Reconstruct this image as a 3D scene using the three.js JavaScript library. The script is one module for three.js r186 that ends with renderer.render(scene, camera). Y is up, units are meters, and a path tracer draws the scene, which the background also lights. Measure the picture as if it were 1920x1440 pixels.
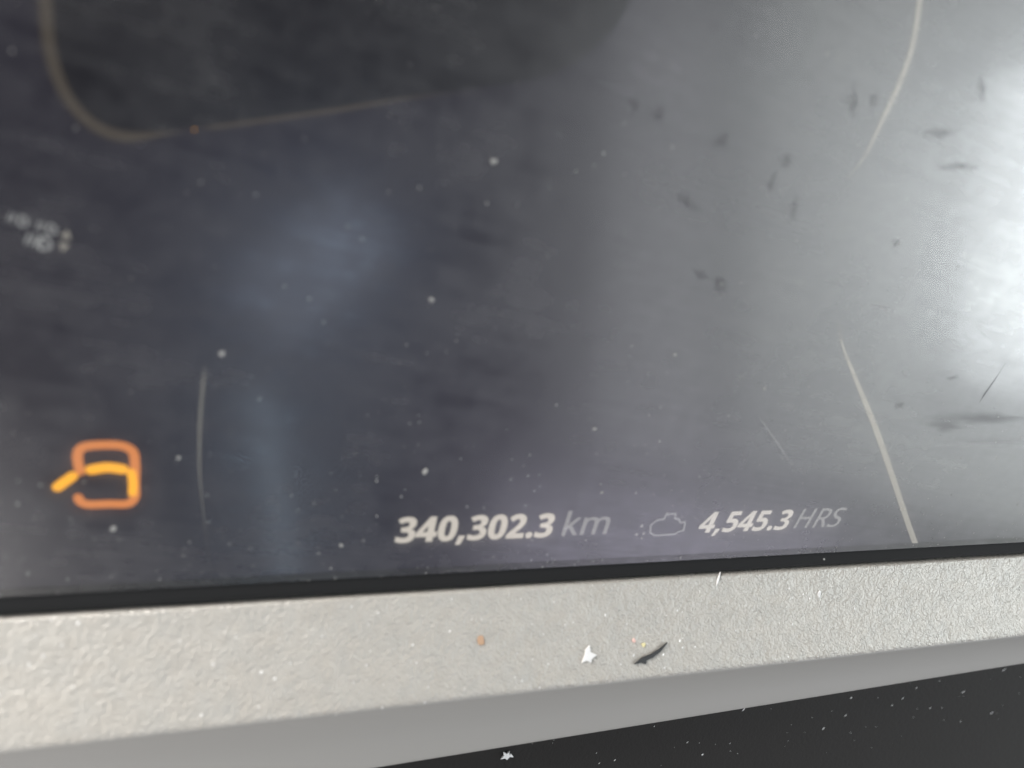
import * as THREE from 'three';
import { FontLoader } from 'three/addons/loaders/FontLoader.js';
import { TextGeometry } from 'three/addons/geometries/TextGeometry.js';
import { RectAreaLightUniformsLib } from 'three/addons/lights/RectAreaLightUniformsLib.js';
import { mergeGeometries } from 'three/addons/utils/BufferGeometryUtils.js';

// ---------------------------------------------------------------- camera, light, exposure
// The instrument cluster leans back by TILT. "Cluster axes": x along the display, y up the display, z out of it, in millimetres.
const TILT = THREE.MathUtils.degToRad(20);
const MM = 0.001;
const lean = new THREE.Matrix4().makeRotationX(-TILT);

const scene = new THREE.Scene();
scene.background = new THREE.Color().setRGB(0.012, 0.0125, 0.015);      // the dim cab interior all round

const camera = new THREE.PerspectiveCamera(54.4, 4 / 3, 0.01, 20);
{
  const m = new THREE.Matrix4().makeBasis(
    new THREE.Vector3(0.93982, 0.16937, 0.29675),
    new THREE.Vector3(-0.03400, 0.91054, -0.41203),
    new THREE.Vector3(-0.33999, 0.37714, 0.86149));
  m.setPosition(-0.0510, 0.05657, 0.12922);
  m.premultiply(lean);
  m.decompose(camera.position, camera.quaternion, camera.scale);
}
camera.focus = 0.212;                                                  // the hour meter is sharp, the near side is not
camera.userData.fStop = camera.getFocalLength() / 3.2;                 // a lens opening of 3.2 mm

const renderer = new THREE.WebGLRenderer({ antialias: true });
renderer.toneMapping = THREE.LinearToneMapping;
renderer.toneMappingExposure = 1.0;
renderer.shadowMap.enabled = true;
RectAreaLightUniformsLib.init();

// ---------------------------------------------------------------- helpers
let seed = 20240611;
const rnd = () => { seed = (seed * 1664525 + 1013904223) >>> 0; return seed / 4294967296; };
const between = (a, b) => a + (b - a) * rnd();
const taken = {};
function numbered(name) { const n = taken[name] = (taken[name] ?? -1) + 1; return n ? `${name}_${String(n).padStart(3, '0')}` : name; }
function mesh(name, geometry, material, parent) {
  const o = new THREE.Mesh(geometry, material); o.name = parent ? name : numbered(name);
  o.castShadow = o.receiveShadow = true; (parent ?? scene).add(o); return o;
}
function group(name, label, category, grp) {
  const o = new THREE.Group(); o.name = numbered(name); o.userData = { label, category };
  if (grp) o.userData.group = grp;
  scene.add(o); return o;
}
// a group whose inside is in cluster axes and millimetres
function onCluster(o, x = 0, y = 0, z = 0) {
  o.position.set(x * MM, y * MM, z * MM).applyMatrix4(lean);
  o.rotation.x = -TILT; o.scale.setScalar(MM); return o;
}
const lin = (r, g, b) => new THREE.Color().setRGB(r, g, b);
function smooth(a, b, x) { const t = Math.min(1, Math.max(0, (x - a) / (b - a))); return t * t * (3 - 2 * t); }

// value noise on a wrapped lattice
const table = new Float32Array(65536); for (let i = 0; i < 65536; i++) table[i] = rnd();
function vnoise(x, y, w, h) {
  const xi = Math.floor(x), yi = Math.floor(y), fx = x - xi, fy = y - yi;
  const at = (i, j) => table[((((i % w) + w) % w) * 157 + (((j % h) + h) % h) * 8191) & 65535];
  const u = fx * fx * (3 - 2 * fx), v = fy * fy * (3 - 2 * fy);
  return (at(xi, yi) * (1 - u) + at(xi + 1, yi) * u) * (1 - v) + (at(xi, yi + 1) * (1 - u) + at(xi + 1, yi + 1) * u) * v;
}
function dataTexture(w, h, fill, srgb) {
  const d = new Uint8Array(w * h * 4);
  for (let j = 0; j < h; j++) for (let i = 0; i < w; i++) {
    const c = fill(i / w, j / h, i, j), k = (j * w + i) * 4;
    for (let n = 0; n < 3; n++) d[k + n] = Math.max(0, Math.min(255, Math.round(255 * c[n])));
    d[k + 3] = 255;
  }
  const t = new THREE.DataTexture(d, w, h); t.magFilter = t.minFilter = THREE.LinearFilter;
  t.wrapS = t.wrapT = THREE.RepeatWrapping; if (srgb) t.colorSpace = THREE.SRGBColorSpace;
  t.needsUpdate = true; return t;
}

// a flat stroke of given width along a smooth line, as thick as a print
function strokeShape(pts, width, taper = [0, 0], n = 60, round = true) {
  const curve = new THREE.CatmullRomCurve3(pts.map(([x, y]) => new THREE.Vector3(x, y, 0)), false, 'centripetal');
  const left = [], right = [], P = [];
  for (let i = 0; i <= n; i++) {
    const t = i / n, p = curve.getPoint(t), d = curve.getTangent(t);
    let w = width / 2;
    if (taper[0]) w *= smooth(0, taper[0], t) * 0.97 + 0.03;
    if (taper[1]) w *= smooth(0, taper[1], 1 - t) * 0.97 + 0.03;
    left.push([p.x - d.y * w, p.y + d.x * w]); right.push([p.x + d.y * w, p.y - d.x * w]); P.push([p, d, w]);
  }
  const cap = ([p, d, w], sign) => { const o = []; if (!round) return o; for (let k = 1; k < 8; k++) { const a = Math.PI * k / 8; o.push([p.x + sign * d.x * Math.sin(a) * w + sign * -d.y * Math.cos(a) * w, p.y + sign * d.y * Math.sin(a) * w + sign * d.x * Math.cos(a) * w]); } return o; };
  const all = [...left, ...cap(P[n], 1), ...right.reverse(), ...cap(P[0], -1)];
  return new THREE.Shape(all.map(([x, y]) => new THREE.Vector2(x, y)));
}
const print = (shape, depth = 0.05) => new THREE.ExtrudeGeometry(shape, { depth, bevelEnabled: false, curveSegments: 12 });
const stroke = (...a) => print(strokeShape(...a));

// ---------------------------------------------------------------- materials
const PANE = { x0: -150, x1: 280, y0: -46.1, y1: 130 };
// dust film on the pane: red = how much of the pane is clear, green = roughness
const filmTexture = dataTexture(2048, 1024, (u, v) => {
  const x = PANE.x0 + u * (PANE.x1 - PANE.x0), y = PANE.y0 + v * (PANE.y1 - PANE.y0);
  const n = (s, sy = s, o = 0) => vnoise(x / s + o, y / sy + o * 1.7, 997, 991);
  const blot = n(14) * 0.5 + n(5.5, 5.5, 40) * 0.3 + n(2.4, 2.4, 80) * 0.2;
  const fine = n(0.9, 0.9, 13) * 0.6 + n(0.45, 0.45, 60) * 0.4;
  const a = 0.16 * x + y;                                              // wiping strokes run along the display
  const wipe = vnoise(x / 26 + 7, a / 1.9, 997, 991) * 0.6 + vnoise(x / 18 + 3, a / 0.7, 997, 991) * 0.4;
  const cloudy = n(38, 30, 300) * 0.6 + n(21, 21, 500) * 0.4;
  const film = 0.45 * (0.003 + 0.014 * cloudy + 0.05 * Math.max(0, blot - 0.36) + 0.05 * Math.max(0, n(2.1, 2.1, 220) - 0.55) + 0.022 * (fine - 0.5));
  const rough = 0.345 + 0.10 * (cloudy - 0.5) + 0.09 * (blot - 0.5) + 0.05 * (n(2.8, 2.2, 160) - 0.5) + 0.08 * (wipe - 0.5);
  return [1 - Math.max(0.002, film), rough, 0];
});
const M = {
  pane: new THREE.MeshPhysicalMaterial({ color: lin(0.72, 0.72, 0.725), roughness: 1, transmission: 1, transmissionMap: filmTexture, roughnessMap: filmTexture, thickness: 0, ior: 1.85 }),
  panel: new THREE.MeshPhysicalMaterial({ color: lin(0.012, 0.012, 0.014), ior: 1.5, roughness: 0.38, clearcoat: 1, clearcoatRoughness: 0.13, emissive: lin(0.0075, 0.0055, 0.017) }),
  inset: new THREE.MeshPhysicalMaterial({ color: lin(0.004, 0.004, 0.005), roughness: 0.4, specularIntensity: 1, emissive: lin(0.003, 0.0025, 0.007) }),
  gasket: new THREE.MeshStandardMaterial({ color: lin(0.006, 0.0065, 0.0075), roughness: 0.95 }),
  digits: new THREE.MeshStandardMaterial({ color: lin(0.02, 0.02, 0.02), emissive: lin(0.86, 0.79, 0.68) }),
  hours: new THREE.MeshStandardMaterial({ color: lin(0.02, 0.02, 0.02), emissive: lin(0.85, 0.8, 0.72) }),
  symbols: new THREE.MeshStandardMaterial({ color: lin(0.02, 0.02, 0.02), emissive: lin(0.5, 0.51, 0.5) }),
  units: new THREE.MeshStandardMaterial({ color: lin(0.02, 0.02, 0.02), emissive: lin(0.36, 0.355, 0.35) }),
  dimIcon: new THREE.MeshStandardMaterial({ color: lin(0.02, 0.02, 0.02), emissive: lin(0.36, 0.36, 0.37) }),
  outline: new THREE.MeshStandardMaterial({ color: lin(0.02, 0.02, 0.02), emissive: lin(0.4, 0.375, 0.32) }),
  outlineDim: new THREE.MeshStandardMaterial({ color: lin(0.02, 0.02, 0.02), emissive: lin(0.2, 0.19, 0.165) }),
  outlineWarm: new THREE.MeshStandardMaterial({ color: lin(0.02, 0.02, 0.02), emissive: lin(0.068, 0.053, 0.038) }),
  amber: new THREE.MeshStandardMaterial({ color: lin(0.02, 0.02, 0.02), emissive: lin(1.05, 0.34, 0.08) }),
  amberBright: new THREE.MeshStandardMaterial({ color: lin(0.02, 0.02, 0.02), emissive: lin(1.75, 0.76, 0.03) }),
};

const grainTexture = dataTexture(1024, 1024, (u, v) => {               // pebbled paint, 64 mm a side
  const a = vnoise(u * 64, v * 64, 64, 64), b = vnoise(u * 150 + 5, v * 150, 150, 150), c = vnoise(u * 330, v * 330 + 9, 330, 330);
  const h = 0.35 * a + 0.45 * b + 0.2 * c; return [h, h, h];
});
const fleckTexture = dataTexture(1024, 1024, (u, v) => {               // faint blotches in the paint
  const a = vnoise(u * 16, v * 16 + 3, 16, 16), b = vnoise(u * 40 + 9, v * 40, 40, 40), c = vnoise(u * 128 + 2, v * 128, 128, 128);
  const h = 0.90 + 0.05 * (a - 0.5) + 0.07 * (b - 0.5) + 0.05 * (c - 0.5), k = 0.02 * (vnoise(u * 24 + 4, v * 24 + 7, 24, 24) - 0.5);
  return [h + k, h, h - k];
});
M.silver = new THREE.MeshPhysicalMaterial({ color: lin(0.53, 0.508, 0.47), map: fleckTexture, metalness: 0.15, roughness: 0.45, bumpMap: grainTexture, bumpScale: 0.00036 });
M.satin = new THREE.MeshPhysicalMaterial({ color: lin(0.47, 0.455, 0.43), metalness: 0.1, roughness: 0.5 });
M.black = new THREE.MeshStandardMaterial({ color: lin(0.012, 0.0105, 0.0095), roughness: 0.85, bumpMap: grainTexture, bumpScale: 0.0001 });
M.dust = new THREE.MeshStandardMaterial({ color: lin(0.36, 0.36, 0.345), roughness: 0.9 });
M.white = new THREE.MeshStandardMaterial({ color: lin(0.85, 0.85, 0.85), roughness: 0.8 });
M.brown = new THREE.MeshStandardMaterial({ color: lin(0.50, 0.33, 0.22), roughness: 0.9 });
M.sliver = new THREE.MeshStandardMaterial({ color: lin(0.03, 0.032, 0.035), roughness: 0.6 });
M.pinkish = new THREE.MeshStandardMaterial({ color: lin(0.8, 0.55, 0.5), roughness: 0.8 });
M.yellowish = new THREE.MeshStandardMaterial({ color: lin(0.85, 0.78, 0.45), roughness: 0.8 });

// ---------------------------------------------------------------- silver trim and lower panel
// sections across the strip: [y, z] in cluster axes, swept along x
function sweep(section, xs) {
  const rows = xs.map((x) => section(x)), n = rows[0].length, pos = [], uv = [], idx = [];
  rows.forEach((r, i) => { let s = 0; r.forEach(([y, z], j) => { if (j) s += Math.hypot(y - r[j - 1][0], z - r[j - 1][1]); pos.push(xs[i], y, z); uv.push(xs[i] / 64, s / 64); }); });
  for (let i = 0; i + 1 < rows.length; i++) for (let j = 0; j + 1 < n; j++) {
    const a = i * n + j, b = a + n; idx.push(a, a + 1, b, b, a + 1, b + 1);
  }
  const g = new THREE.BufferGeometry();
  g.setAttribute('position', new THREE.Float32BufferAttribute(pos, 3)); g.setAttribute('uv', new THREE.Float32BufferAttribute(uv, 2));
  g.setIndex(idx); g.computeVertexNormals(); return g;
}
function rounded(points, radii, steps = 8) {                           // polyline with rounded corners
  const out = [points[0]];
  for (let i = 1; i + 1 < points.length; i++) {
    const p = new THREE.Vector2(...points[i]), a = new THREE.Vector2(...points[i - 1]).sub(p), b = new THREE.Vector2(...points[i + 1]).sub(p), r = radii[i] ?? 0.5;
    const A = p.clone().addScaledVector(a.normalize(), r), B = p.clone().addScaledVector(b.normalize(), r);
    for (let k = 0; k <= steps; k++) {
      const t = k / steps, q = A.clone().multiplyScalar((1 - t) ** 2).addScaledVector(p, 2 * t * (1 - t)).addScaledVector(B, t * t);
      out.push([q.x, q.y]);
    }
  }
  out.push(points[points.length - 1]); return out;
}
const xs = []; for (let x = -150; x <= 300; x += 6) xs.push(x);
const FACE = { y0: -51.2, z0: 0.45, y1: -71.8, z1: 12 };
const lowEdge = (x) => -102.6 + 0.030 * (x + 10);                        // the trim narrows along its length
const trim = onCluster(group('dash_trim', 'pebbled silver trim strip running under the dark display', 'trim'));
{
  const whole = (x) => rounded([[FACE.y0, -6], [FACE.y0, FACE.z0], [FACE.y1, FACE.z1], [-82, 5.2], [lowEdge(x), 2.2], [lowEdge(x) + 2.5, -14]], [0, 0.5, 1.4, 9, 2.8], 10);
  mesh('grained_face', sweep((x) => whole(x).slice(0, 18), xs), M.silver, trim);
  mesh('smooth_underside', sweep((x) => whole(x).slice(17), xs), M.satin, trim);
}

const lower = onCluster(group('lower_dash_panel', 'dusty black plastic dash panel below the silver trim', 'panel'));
mesh('panel_face', sweep((x) => rounded([[-84, -9], [-150, -3], [-230, 30], [-300, 80]], [0, 20, 20]), xs), M.black, lower);

// ---------------------------------------------------------------- instrument cluster
const cluster = onCluster(group('instrument_cluster', 'dark digital instrument display with amber warning light and odometer', 'instrument cluster'));
{
  const w = PANE.x1 - PANE.x0, h = PANE.y1 - PANE.y0;
  const flat = (z, y0 = PANE.y0) => { const g = new THREE.PlaneGeometry(w, PANE.y1 - y0); g.translate((PANE.x0 + PANE.x1) / 2, (y0 + PANE.y1) / 2, z); return g; };
  mesh('display_panel', flat(-1.2), M.panel, cluster);
  mesh('display_pane', flat(0), M.pane, cluster);
  const g = sweep(() => rounded([[PANE.y0 + 0.9, -1.1], [PANE.y0 - 0.7, -0.15], [PANE.y0 - 3.4, 0.25], [PANE.y0 - 5.4, -1.4]], [0, 0.8, 0.9]), xs);
  mesh('gasket', g, M.gasket, cluster);
}
const bold = await new FontLoader().loadAsync('fonts/droid/droid_sans_bold.typeface.json');
const regular = await new FontLoader().loadAsync('fonts/droid/droid_sans_regular.typeface.json');
function text(name, string, font, size, x, y, width, slant, material, parent, weight = 0) {   // size: height of a capital
  const g = new TextGeometry(string, { font, size, depth: 0.03, curveSegments: 6, bevelEnabled: weight > 0, bevelSize: weight, bevelThickness: 0.01, bevelSegments: 1 });
  g.computeBoundingBox(); const b = g.boundingBox;
  const cap = 0.714 * size * 1.0;
  g.translate(-b.min.x, 0, 0);
  g.scale(width / (b.max.x - b.min.x), 1, 1);
  g.applyMatrix4(new THREE.Matrix4().makeShear(0, 0, Math.tan(slant * Math.PI / 180), 0, 0, 0));
  const o = mesh(name, g, material, parent); o.position.set(x, y, -1.1); return o;
}
const Zp = -1.1;
const odo = text('odometer_reading', '340,302.3', bold, 6.2, -19.4, -38.2, 36.0, 3, M.digits, cluster, 0.13);
odo.userData.label = 'white bold figures 340,302.3';
text('distance_unit', 'km', regular, 6.2, 19.2, -38.0, 11.6, 4, M.units, cluster, 0.1);
const hrs = text('hour_reading', '4,545.3', bold, 6.0, 55.8, -38.8, 27.0, 9, M.hours, cluster, 0.04);
hrs.userData.label = 'white bold figures 4,545.3';
text('hour_unit', 'HRS', regular, 5.9, 85.0, -38.5, 14.6, 12, M.units, cluster, 0.06);

// engine symbol before the hours
{
  const pts = [[42.6, -38.2], [42.2, -36.0], [43.6, -34.6], [45.4, -34.4], [45.6, -33.0], [48.2, -33.0], [48.4, -34.4], [49.6, -34.6], [50.2, -35.6], [51.6, -35.4], [51.9, -38.0], [50.4, -38.2], [49.8, -38.9], [44.2, -39.1], [42.6, -38.2]];
  const e = new THREE.Group(); e.name = 'engine_symbol'; cluster.add(e); e.position.z = Zp;
  mesh('engine_outline', mergeGeometries(pts.slice(1).map((q, i) => { const g = stroke([pts[i], q], 0.5, [0, 0], 2); g.translate(0, 0, 0.004 * (i % 3)); return g; })), M.dimIcon, e);
  for (const [x, y, r] of [[39.0, -38.6, 0.42], [40.9, -38.4, 0.38], [39.8, -36.2, 0.45]]) { const c = new THREE.CylinderGeometry(r, r, 0.05, 14); c.rotateX(Math.PI / 2); c.translate(x, y, 0); mesh('dot', c, M.units, e); }
}
// amber warning symbol
{
  const w = new THREE.Group(); w.name = 'warning_light'; w.userData.label = 'glowing amber outline symbol with a raised flap'; cluster.add(w); w.position.z = Zp;
  mesh('body_outline', stroke([[-77.4, -20.4], [-77.6, -16.9], [-76.9, -15.6], [-73.5, -15.0], [-70.2, -15.3], [-68.9, -16.4], [-68.6, -19.0], [-68.7, -23], [-68.8, -25.9], [-69.8, -27.2], [-73, -27.25], [-76.7, -27.2], [-77.6, -26.6], [-77.9, -25.8]], 1.6, [0, 0], 120), M.amber, w);
  const b = mesh('bright_bar', stroke([[-75.6, -20.0], [-73.0, -19.55], [-70.6, -19.95]], 1.9, [0, 0], 30), M.amberBright, w); b.position.z = 0.06;
  const v = mesh('bright_side', stroke([[-69.2, -20.6], [-69.0, -22.6], [-69.1, -24.9]], 1.45, [0, 0], 20), M.amberBright, w); v.position.z = 0.08;
  const h = mesh('flap', stroke([[-81.0, -23.5], [-78.6, -21.3]], 1.75, [0, 0], 10), M.amberBright, w); h.position.z = 0.06;
}
// the black window inside the curved outline
{
  const pts = [[-78.1, 120], [-78.1, 55.0], [-77.8, 48.2], [-76.4, 43.6], [-74.6, 40.9], [-71.9, 39.0], [-68.9, 38.4], [-64.1, 39.4], [-59.2, 40.8], [-50.3, 43.3], [-37.4, 47.1], [-27.3, 50.3], [-14.1, 53.9], [-4, 57.2], [4, 63], [9, 72], [11, 90], [12, 120]];
  const curve = new THREE.SplineCurve(pts.slice(1, -1).map(([x, y]) => new THREE.Vector2(x, y)));
  const sh = new THREE.Shape([new THREE.Vector2(...pts[0]), ...curve.getPoints(80), new THREE.Vector2(...pts[pts.length - 1])]);
  mesh('black_window', print(sh, 0.02), M.inset, cluster).position.z = Zp - 0.06;
}
// gauge outlines drawn on the display
const outline = (pts, width, taper, material, label) => { const o = mesh('gauge_outline', stroke(pts, width, taper, 90), material, cluster); o.position.z = Zp; if (label) o.userData.label = label; return o; };
outline([[-78.3, 75], [-78.4, 55.0], [-78.1, 48.2], [-76.7, 43.4], [-74.8, 40.6], [-72.1, 38.7], [-68.9, 38.1], [-64.1, 39.1], [-59.2, 40.5]], 1.7, [0, 0.3], M.outlineWarm);
outline([[-59.2, 40.5], [-50.3, 43.0], [-37.4, 46.8], [-27.3, 50.0], [-14.1, 53.6]], 0.6, [0.1, 0.5], M.outlineWarm);
outline([[64.5, 95], [67.9, 84.5], [70.3, 75.6], [70.5, 68.8], [69.3, 60.9], [67.9, 53.4], [65.6, 48.8]], 1.15, [0, 0.45], M.outline);
outline([[76.0, 18.4], [79.0, 13.3], [85.9, 5.5], [98.9, -8.5], [112.4, -24.2], [123.4, -37.2], [133.0, -48.3]], 1.6, [0.6, 0], M.outline);
outline([[-57.1, 1.5], [-57.7, -6.8], [-57.9, -15.5], [-57.7, -22.3], [-56.8, -31.9], [-55.5, -45.2]], 0.55, [0.1, 0.8], M.outlineDim);
{ const c = new THREE.CylinderGeometry(0.14, 0.14, 0.05, 12); c.rotateX(Math.PI / 2); c.translate(-59.2, 40.5, Zp + 0.06); mesh('lit_pixel', c, M.amberBright, cluster); }

// head lamp symbols
{
  const s = new THREE.Group(); s.name = 'headlamp_symbols'; cluster.add(s); s.position.set(-80.4, 22.2, Zp); s.rotation.z = -0.27;
  const lamp = (x, y, k, n) => {
    const g = [];
    for (let i = 0; i < n; i++) g.push(stroke([[x - k * (1.35 - i * 0.52), y - k * 0.6], [x - k * (1.2 - i * 0.52), y + k * 0.6]], 0.2 * k, [0, 0], 4));
    g.push(stroke([[x + k * 0.1, y - k * 0.7], [x + k * 0.1, y + k * 0.7], [x + k * 0.75, y + k * 0.55], [x + k * 1.1, y], [x + k * 0.75, y - k * 0.55], [x + k * 0.1, y - k * 0.7]], 0.26 * k, [0, 0], 30));
    mesh('lamp_symbol', mergeGeometries(g.map((q) => q.toNonIndexed ? q : q)), M.symbols, s);
  };
  lamp(-3.5, 0.6, 1.05, 2); lamp(0.3, 0.75, 1.05, 2); lamp(-0.2, -1.8, 1.35, 3);
  for (const [x, y, d] of [[2.9, 0.75, 1], [2.95, -1.35, -1]]) {
    const t = new THREE.Shape([[-0.75, -0.6 * d], [0.75, -0.6 * d], [0, 0.8 * d]].map(([a, b]) => new THREE.Vector2(a + x, b + y)));
    mesh('arrow', print(t), M.outline, s);
  }
}

// grime on the pane: thin dark smears, two pale rubs and a fine scratch
M.grime = new THREE.MeshStandardMaterial({ color: lin(0.06, 0.06, 0.065), roughness: 1, transparent: true, opacity: 0.038 });
M.scratch = new THREE.MeshStandardMaterial({ color: lin(0.08, 0.08, 0.085), roughness: 1, transparent: true, opacity: 0.3 });
M.paleScratch = new THREE.MeshStandardMaterial({ color: lin(0.7, 0.7, 0.7), roughness: 1, transparent: true, opacity: 0.12 });
M.rub = new THREE.MeshStandardMaterial({ color: lin(0.75, 0.76, 0.75), roughness: 1, transparent: true, opacity: 0.06 });
function smear(x, y, ax, ay, turn) {                                   // thinner towards its edge: layers of the film end one after the other
  const o = rnd() * 50, layers = [];
  for (let k = 0; k < 6; k++) {
    const pts = [], size = 1.5 - 0.22 * k;
    for (let i = 0; i < 28; i++) { const t = i / 28 * Math.PI * 2, r = size * (0.55 + 0.9 * vnoise(o + k * 0.15 + 2 + 1.6 * Math.cos(t), o + 2 + 1.6 * Math.sin(t), 251, 241)), c = Math.cos(t) * ax * r, q = Math.sin(t) * ay * r; pts.push(new THREE.Vector2(x + c * Math.cos(turn) - q * Math.sin(turn), y + c * Math.sin(turn) + q * Math.cos(turn))); }
    const g = new THREE.ShapeGeometry(new THREE.Shape(pts)); g.translate(0, 0, 0.006 * k); layers.push(g);
  }
  return mergeGeometries(layers);
}
for (const [x, y, ax, ay, turn] of [[60.1, 62.7, 0.9, 2.1, 0.5], [90.4, 70.5, 1.1, 2.2, 0.5], [46.8, 45.7, 0.7, 2.0, 0.1], [54.0, 41.5, 0.6, 2.0, 0.2], [48.7, 50.4, 0.9, 1.0, 0], [41.6, 24.1, 1.6, 0.9, -0.5], [36.5, 25.9, 1.4, 0.7, -0.6], [13.4, 55.3, 0.9, 0.8, 0], [18.6, 54.3, 1.1, 0.9, 0.4], [84.4, 60.6, 3.4, 0.7, 0.15], [83.2, 37.2, 0.7, 0.8, 0], [116.3, 6.1, 1.7, 0.6, 0.2], [92.8, 54.9, 3.8, 0.7, 0.1], [64.5, 64.0, 0.9, 1.2, 0.2], [134, -5.0, 11, 1.3, 0.03], [122, -7.6, 5, 1.0, -0.05], [103, -2, 1.2, 0.7, 0.3], [29, 40, 2.6, 0.7, -0.4], [33, 52, 1.2, 1.0, 0.3]])
  mesh('smear', smear(x, y, ax, ay, turn), M.grime, cluster).position.z = 0.012;
mesh('scratch', stroke([[129.2, -0.5], [129.9, 2.6], [130.9, 5.6], [132.2, 10.9]], 0.5, [0.3, 0.6], 20), M.scratch, cluster).position.z = 0.012;
mesh('pale_rub', smear(85.6, 22.4, 3.0, 0.5, -0.06), M.rub, cluster).position.z = 0.012;
mesh('pale_rub', smear(140, -12.4, 13, 1.0, 0.04), M.rub, cluster).position.z = 0.012;
mesh('pale_scratch', stroke([[60.4, -4.5], [68.1, -11.4], [77.8, -20.2]], 0.45, [0.3, 0.3], 20), M.paleScratch, cluster).position.z = 0.012;

// ---------------------------------------------------------------- dirt
// chip-shaped specks; a few shapes shared
function chip(k) {
  const pts = []; const n = 7; for (let i = 0; i < n; i++) { const a = i / n * Math.PI * 2, r = 0.35 + 0.25 * rnd(); pts.push(new THREE.Vector2(Math.cos(a) * r, Math.sin(a) * r)); }
  const g = new THREE.ExtrudeGeometry(new THREE.Shape(pts), { depth: 0.25, bevelEnabled: true, bevelSize: 0.1, bevelThickness: 0.12, bevelSegments: 2 });
  g.translate(0, 0, 0.1); return g;
}
const chips = [0, 1, 2, 3].map(chip);
const up = new THREE.Vector3(0, 0, 1);
const facePoint = (x, t, lift = 0) => {
  const n = new THREE.Vector3(0, FACE.z1 - FACE.z0, FACE.y0 - FACE.y1).normalize();
  return [new THREE.Vector3(x, FACE.y0 + t * (FACE.y1 - FACE.y0), FACE.z0 + t * (FACE.z1 - FACE.z0)).addScaledVector(n, lift), n];
};
function scatter(name, label, list, material = M.dust) {                                  // nobody could count the dust
  const m = new THREE.InstancedMesh(chips[0], material, list.length); m.name = numbered(name);
  m.userData = { label, category: 'dust', kind: 'stuff' };
  const q = new THREE.Quaternion(), s = new THREE.Vector3(), mat = new THREE.Matrix4(), turn = new THREE.Quaternion();
  list.forEach(([p, n, size, long, angle], i) => {
    q.setFromUnitVectors(up, n); turn.setFromAxisAngle(up, angle); q.multiply(turn);
    s.set(size, size * long, size * 0.5); mat.compose(p, q, s); m.setMatrixAt(i, mat);
    const v = between(0.75, 1.25); m.setColorAt(i, new THREE.Color().setRGB(v, v, v));
  });
  m.castShadow = m.receiveShadow = true; onCluster(m); scene.add(m); return m;
}
{
  const pane = [], z = new THREE.Vector3(0, 0, 1);
  for (let i = 0; i < 1700; i++) {
    const x = between(-100, 200), low = rnd() < 0.45, y = low ? PANE.y0 + 40 * Math.pow(rnd(), 1.6) : between(-46, 100);
    pane.push([new THREE.Vector3(x, y, 0.01), z, 0.08 + 0.20 * Math.pow(rnd(), 4), between(1, 2.2), between(-0.6, 0.1)]);
  }
  scatter('pane_dust', 'fine pale dust specks on the display pane', pane);
  const face = [];
  for (let i = 0; i < 450; i++) { const [p, n] = facePoint(between(-100, 240), rnd()); face.push([p, n, 0.10 + 0.3 * Math.pow(rnd(), 4), between(1, 1.8), between(-0.6, 0.2)]); }
  scatter('trim_dust', 'fine pale dust specks on the silver trim', face, M.white);
  const low = []; const n = new THREE.Vector3(0, -0.09, 1).normalize();
  for (let i = 0; i < 170; i++) { const x = between(-20, 260), y = between(-148, -90); low.push([new THREE.Vector3(x, y, -9 + (-84 - y) / 66 * 6 + 0.03), n, 0.10 + 0.38 * Math.pow(rnd(), 4), between(1.4, 3.4), between(-0.7, 0)]); }
  scatter('panel_dust', 'pale dust specks on the black lower panel', low, M.white);
}
function single(name, label, category, geometry, material, [p, n], size, angle = 0, grp) {
  const o = mesh(name, geometry, material); o.userData = { label, category }; if (grp) o.userData.group = grp;
  o.scale.set(size[0] * MM, size[1] * MM, size[2] * MM);
  o.position.copy(p).multiplyScalar(MM).applyMatrix4(lean);
  o.quaternion.setFromRotationMatrix(lean).multiply(new THREE.Quaternion().setFromUnitVectors(up, n)).multiply(new THREE.Quaternion().setFromAxisAngle(up, angle));
  return o;
}
const flat = (pts, depth = 0.3, bevel = 0.06) => new THREE.ExtrudeGeometry(new THREE.Shape(pts.map(([x, y]) => new THREE.Vector2(x, y))), { depth, bevelEnabled: true, bevelSize: bevel, bevelThickness: bevel, bevelSegments: 2 });
single('paint_flake', 'white three-pointed flake lying on the silver trim', 'flake',
  flat([[-1.2, -1.1], [-0.3, -0.8], [0.4, -1.3], [0.6, -0.6], [1.5, -0.1], [0.8, 0.3], [0.3, 0.5], [0.2, 1.7], [-0.5, 1.0], [-0.6, 0.1]]), M.white, facePoint(28.3, 0.70, 0.08), [1.35, 1.3, 1]);
single('plastic_sliver', 'black pointed plastic sliver lying on the silver trim', 'sliver',
  flat([[-5.0, -2.1], [-2.6, -0.5], [0, 0.2], [2.4, 1.3], [5.2, 3.2], [3.0, 0.8], [0.6, -0.7], [-1.4, -1.4], [-1.6, -2.4], [-2.8, -1.9], [-3.6, -1.9]], 0.35), M.sliver, facePoint(45.0, 0.76, 0.08), [0.9, 0.8, 1]);
single('brown_crumb', 'small brown crumb lying on the silver trim', 'crumb', chips[1], M.brown, facePoint(1.7, 0.47, 0), [1.5, 1.9, 0.6], 0.3);
single('pink_grain', 'tiny pink grain on the silver trim near the black sliver', 'grain', chips[2], M.pinkish, facePoint(40.6, 0.60, 0), [0.9, 0.9, 0.6]);
single('yellow_grain', 'tiny pale yellow grain on the silver trim near the black sliver', 'grain', chips[3], M.yellowish, facePoint(43.2, 0.65, 0), [0.9, 0.9, 0.6]);
single('lint_fibre', 'short white lint fibre standing at the upper edge of the trim', 'lint', chips[0], M.white, facePoint(65.2, 0.03, 0), [0.5, 2.8, 0.6], -0.35);
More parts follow.
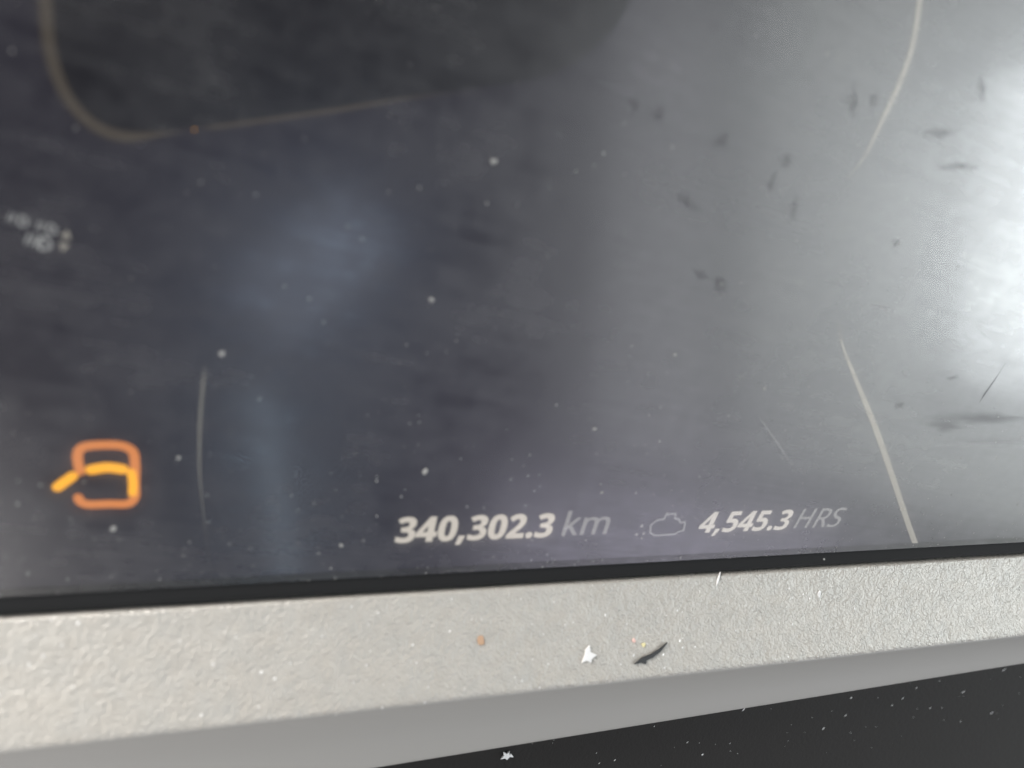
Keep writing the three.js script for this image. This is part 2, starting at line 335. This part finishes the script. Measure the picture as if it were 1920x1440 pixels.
single('white_grain', 'small white grain on the silver trim under the hour reading', 'grain', chips[1], M.white, facePoint(97.1, 0.28, 0), [0.9, 1.6, 0.6], -0.2);
single('paint_flake', 'ragged white flake on the black lower panel', 'flake',
  flat([[-1.5, -1], [-0.4, -0.9], [0.3, -1.6], [0.8, -0.6], [1.8, -0.9], [1.0, 0.2], [0.3, 0.3], [0.4, 1.4], [-0.3, 0.7], [-1.2, 1.3], [-0.8, 0.1]]), M.white, [new THREE.Vector3(21, -114, -6.2), new THREE.Vector3(0, -0.09, 1).normalize()], [1.1, 1.1, 1]);
const specks = [[-15.3, -20.1, 1.9], [-72.3, -32.0, 1.5], [-30.6, -37.6, 1.3], [-54.4, 3.8, 1.4], [-18.7, 16.3, 1.4], [-10.9, 42.3, 1.5], [20.7, -9.8, 1.2], [61.0, 1.1, 1.1], [35.4, 8.2, 1.1], [26.2, -25.9, 1.0], [98.2, -48.2, 1.1], [-61.3, -17.0, 1.0]];
specks.forEach(([x, y, s], i) => single('dust_grain', 'single pale dust grain stuck to the dark display pane', 'dust grain', chips[i % 4], M.dust, [new THREE.Vector3(x, y, 0.01), up.clone()], [s * 0.5, s * 0.65, s * 0.25], between(0, 6), 'dust grains on the display pane'));

// ---------------------------------------------------------------- cab windows: where the light comes from
function cabWindow(name, label, at, width, height, towards, color, intensity, turn = 0) {
  const o = group(name, label, 'window');
  o.position.set(...at); o.lookAt(...towards); o.rotateZ(turn);
  const glow = new THREE.MeshStandardMaterial({ color: lin(0, 0, 0), emissive: color, emissiveIntensity: intensity * 0.3 });
  const pane = mesh('window_glass', new THREE.PlaneGeometry(width, height), glow, o); pane.position.z = -0.01;
  const t = Math.min(0.05, width * 0.3), frame = new THREE.MeshStandardMaterial({ color: lin(0.03, 0.03, 0.032), roughness: 0.6 });
  for (const s of [-1, 1]) {
    mesh('frame_bar', new THREE.BoxGeometry(width + 2 * t, t, 0.04), frame, o).position.set(0, s * (height + t) / 2, 0);
    mesh('frame_bar', new THREE.BoxGeometry(t, height, 0.04), frame, o).position.set(s * (width + t) / 2, 0, 0);
  }
  const light = new THREE.RectAreaLight(color, intensity, width, height);
  light.name = name + '_daylight'; light.rotation.y = Math.PI; o.add(light);
}
cabWindow('door_window', 'bright door window beyond the end of the dash', [1.0, 0.21, 0.44], 0.55, 0.47, [0, 0.21, 0.44], lin(0.94, 1.0, 1.01), 7.2);
cabWindow('rear_side_window', 'pale rear side window of the cab behind the passenger seat', [1.017, 0.26, 0.863], 0.60, 1.04, [0, 0.1, 0], lin(0.95, 1.0, 0.97), 2.05);
cabWindow('quarter_window', 'dim quarter window of the cab next to the rear side window', [0.72, 0.22, 1.16], 0.24, 1.04, [0, 0.1, 0], lin(0.95, 0.97, 1.0), 1.8);
cabWindow('peep_window', 'low peep window in the passenger door below the big glass', [0.66, -0.42, 1.02], 0.62, 0.34, [0, 0.1, 0], lin(0.92, 0.88, 1.05), 1.7);
cabWindow('driver_peep_window', 'low peep window in the driver door beside the dash', [-0.27, -0.20, 0.27], 0.22, 0.2, [0, -0.08, 0.02], lin(1.0, 0.96, 0.93), 3.6);
cabWindow('windshield', 'windshield pane above the dash', [-0.30, 0.25, -0.09], 0.34, 0.2, [-0.05, -0.06, 0.02], lin(1.0, 0.97, 0.93), 24);
cabWindow('sleeper_window', 'small bluish window in the back of the cab', [0.030, 0.085, 0.82], 0.20, 0.105, [0, 0, 0], lin(0.74, 0.87, 1.08), 2.2, -0.8);
cabWindow('curtain_gap_window', 'narrow upright gap of daylight beside the sleeper curtain', [-0.012, -0.173, 0.913], 0.032, 0.37, [0, 0, 0], lin(0.66, 0.84, 1.0), 4.5, -0.175);

renderer.render(scene, camera);
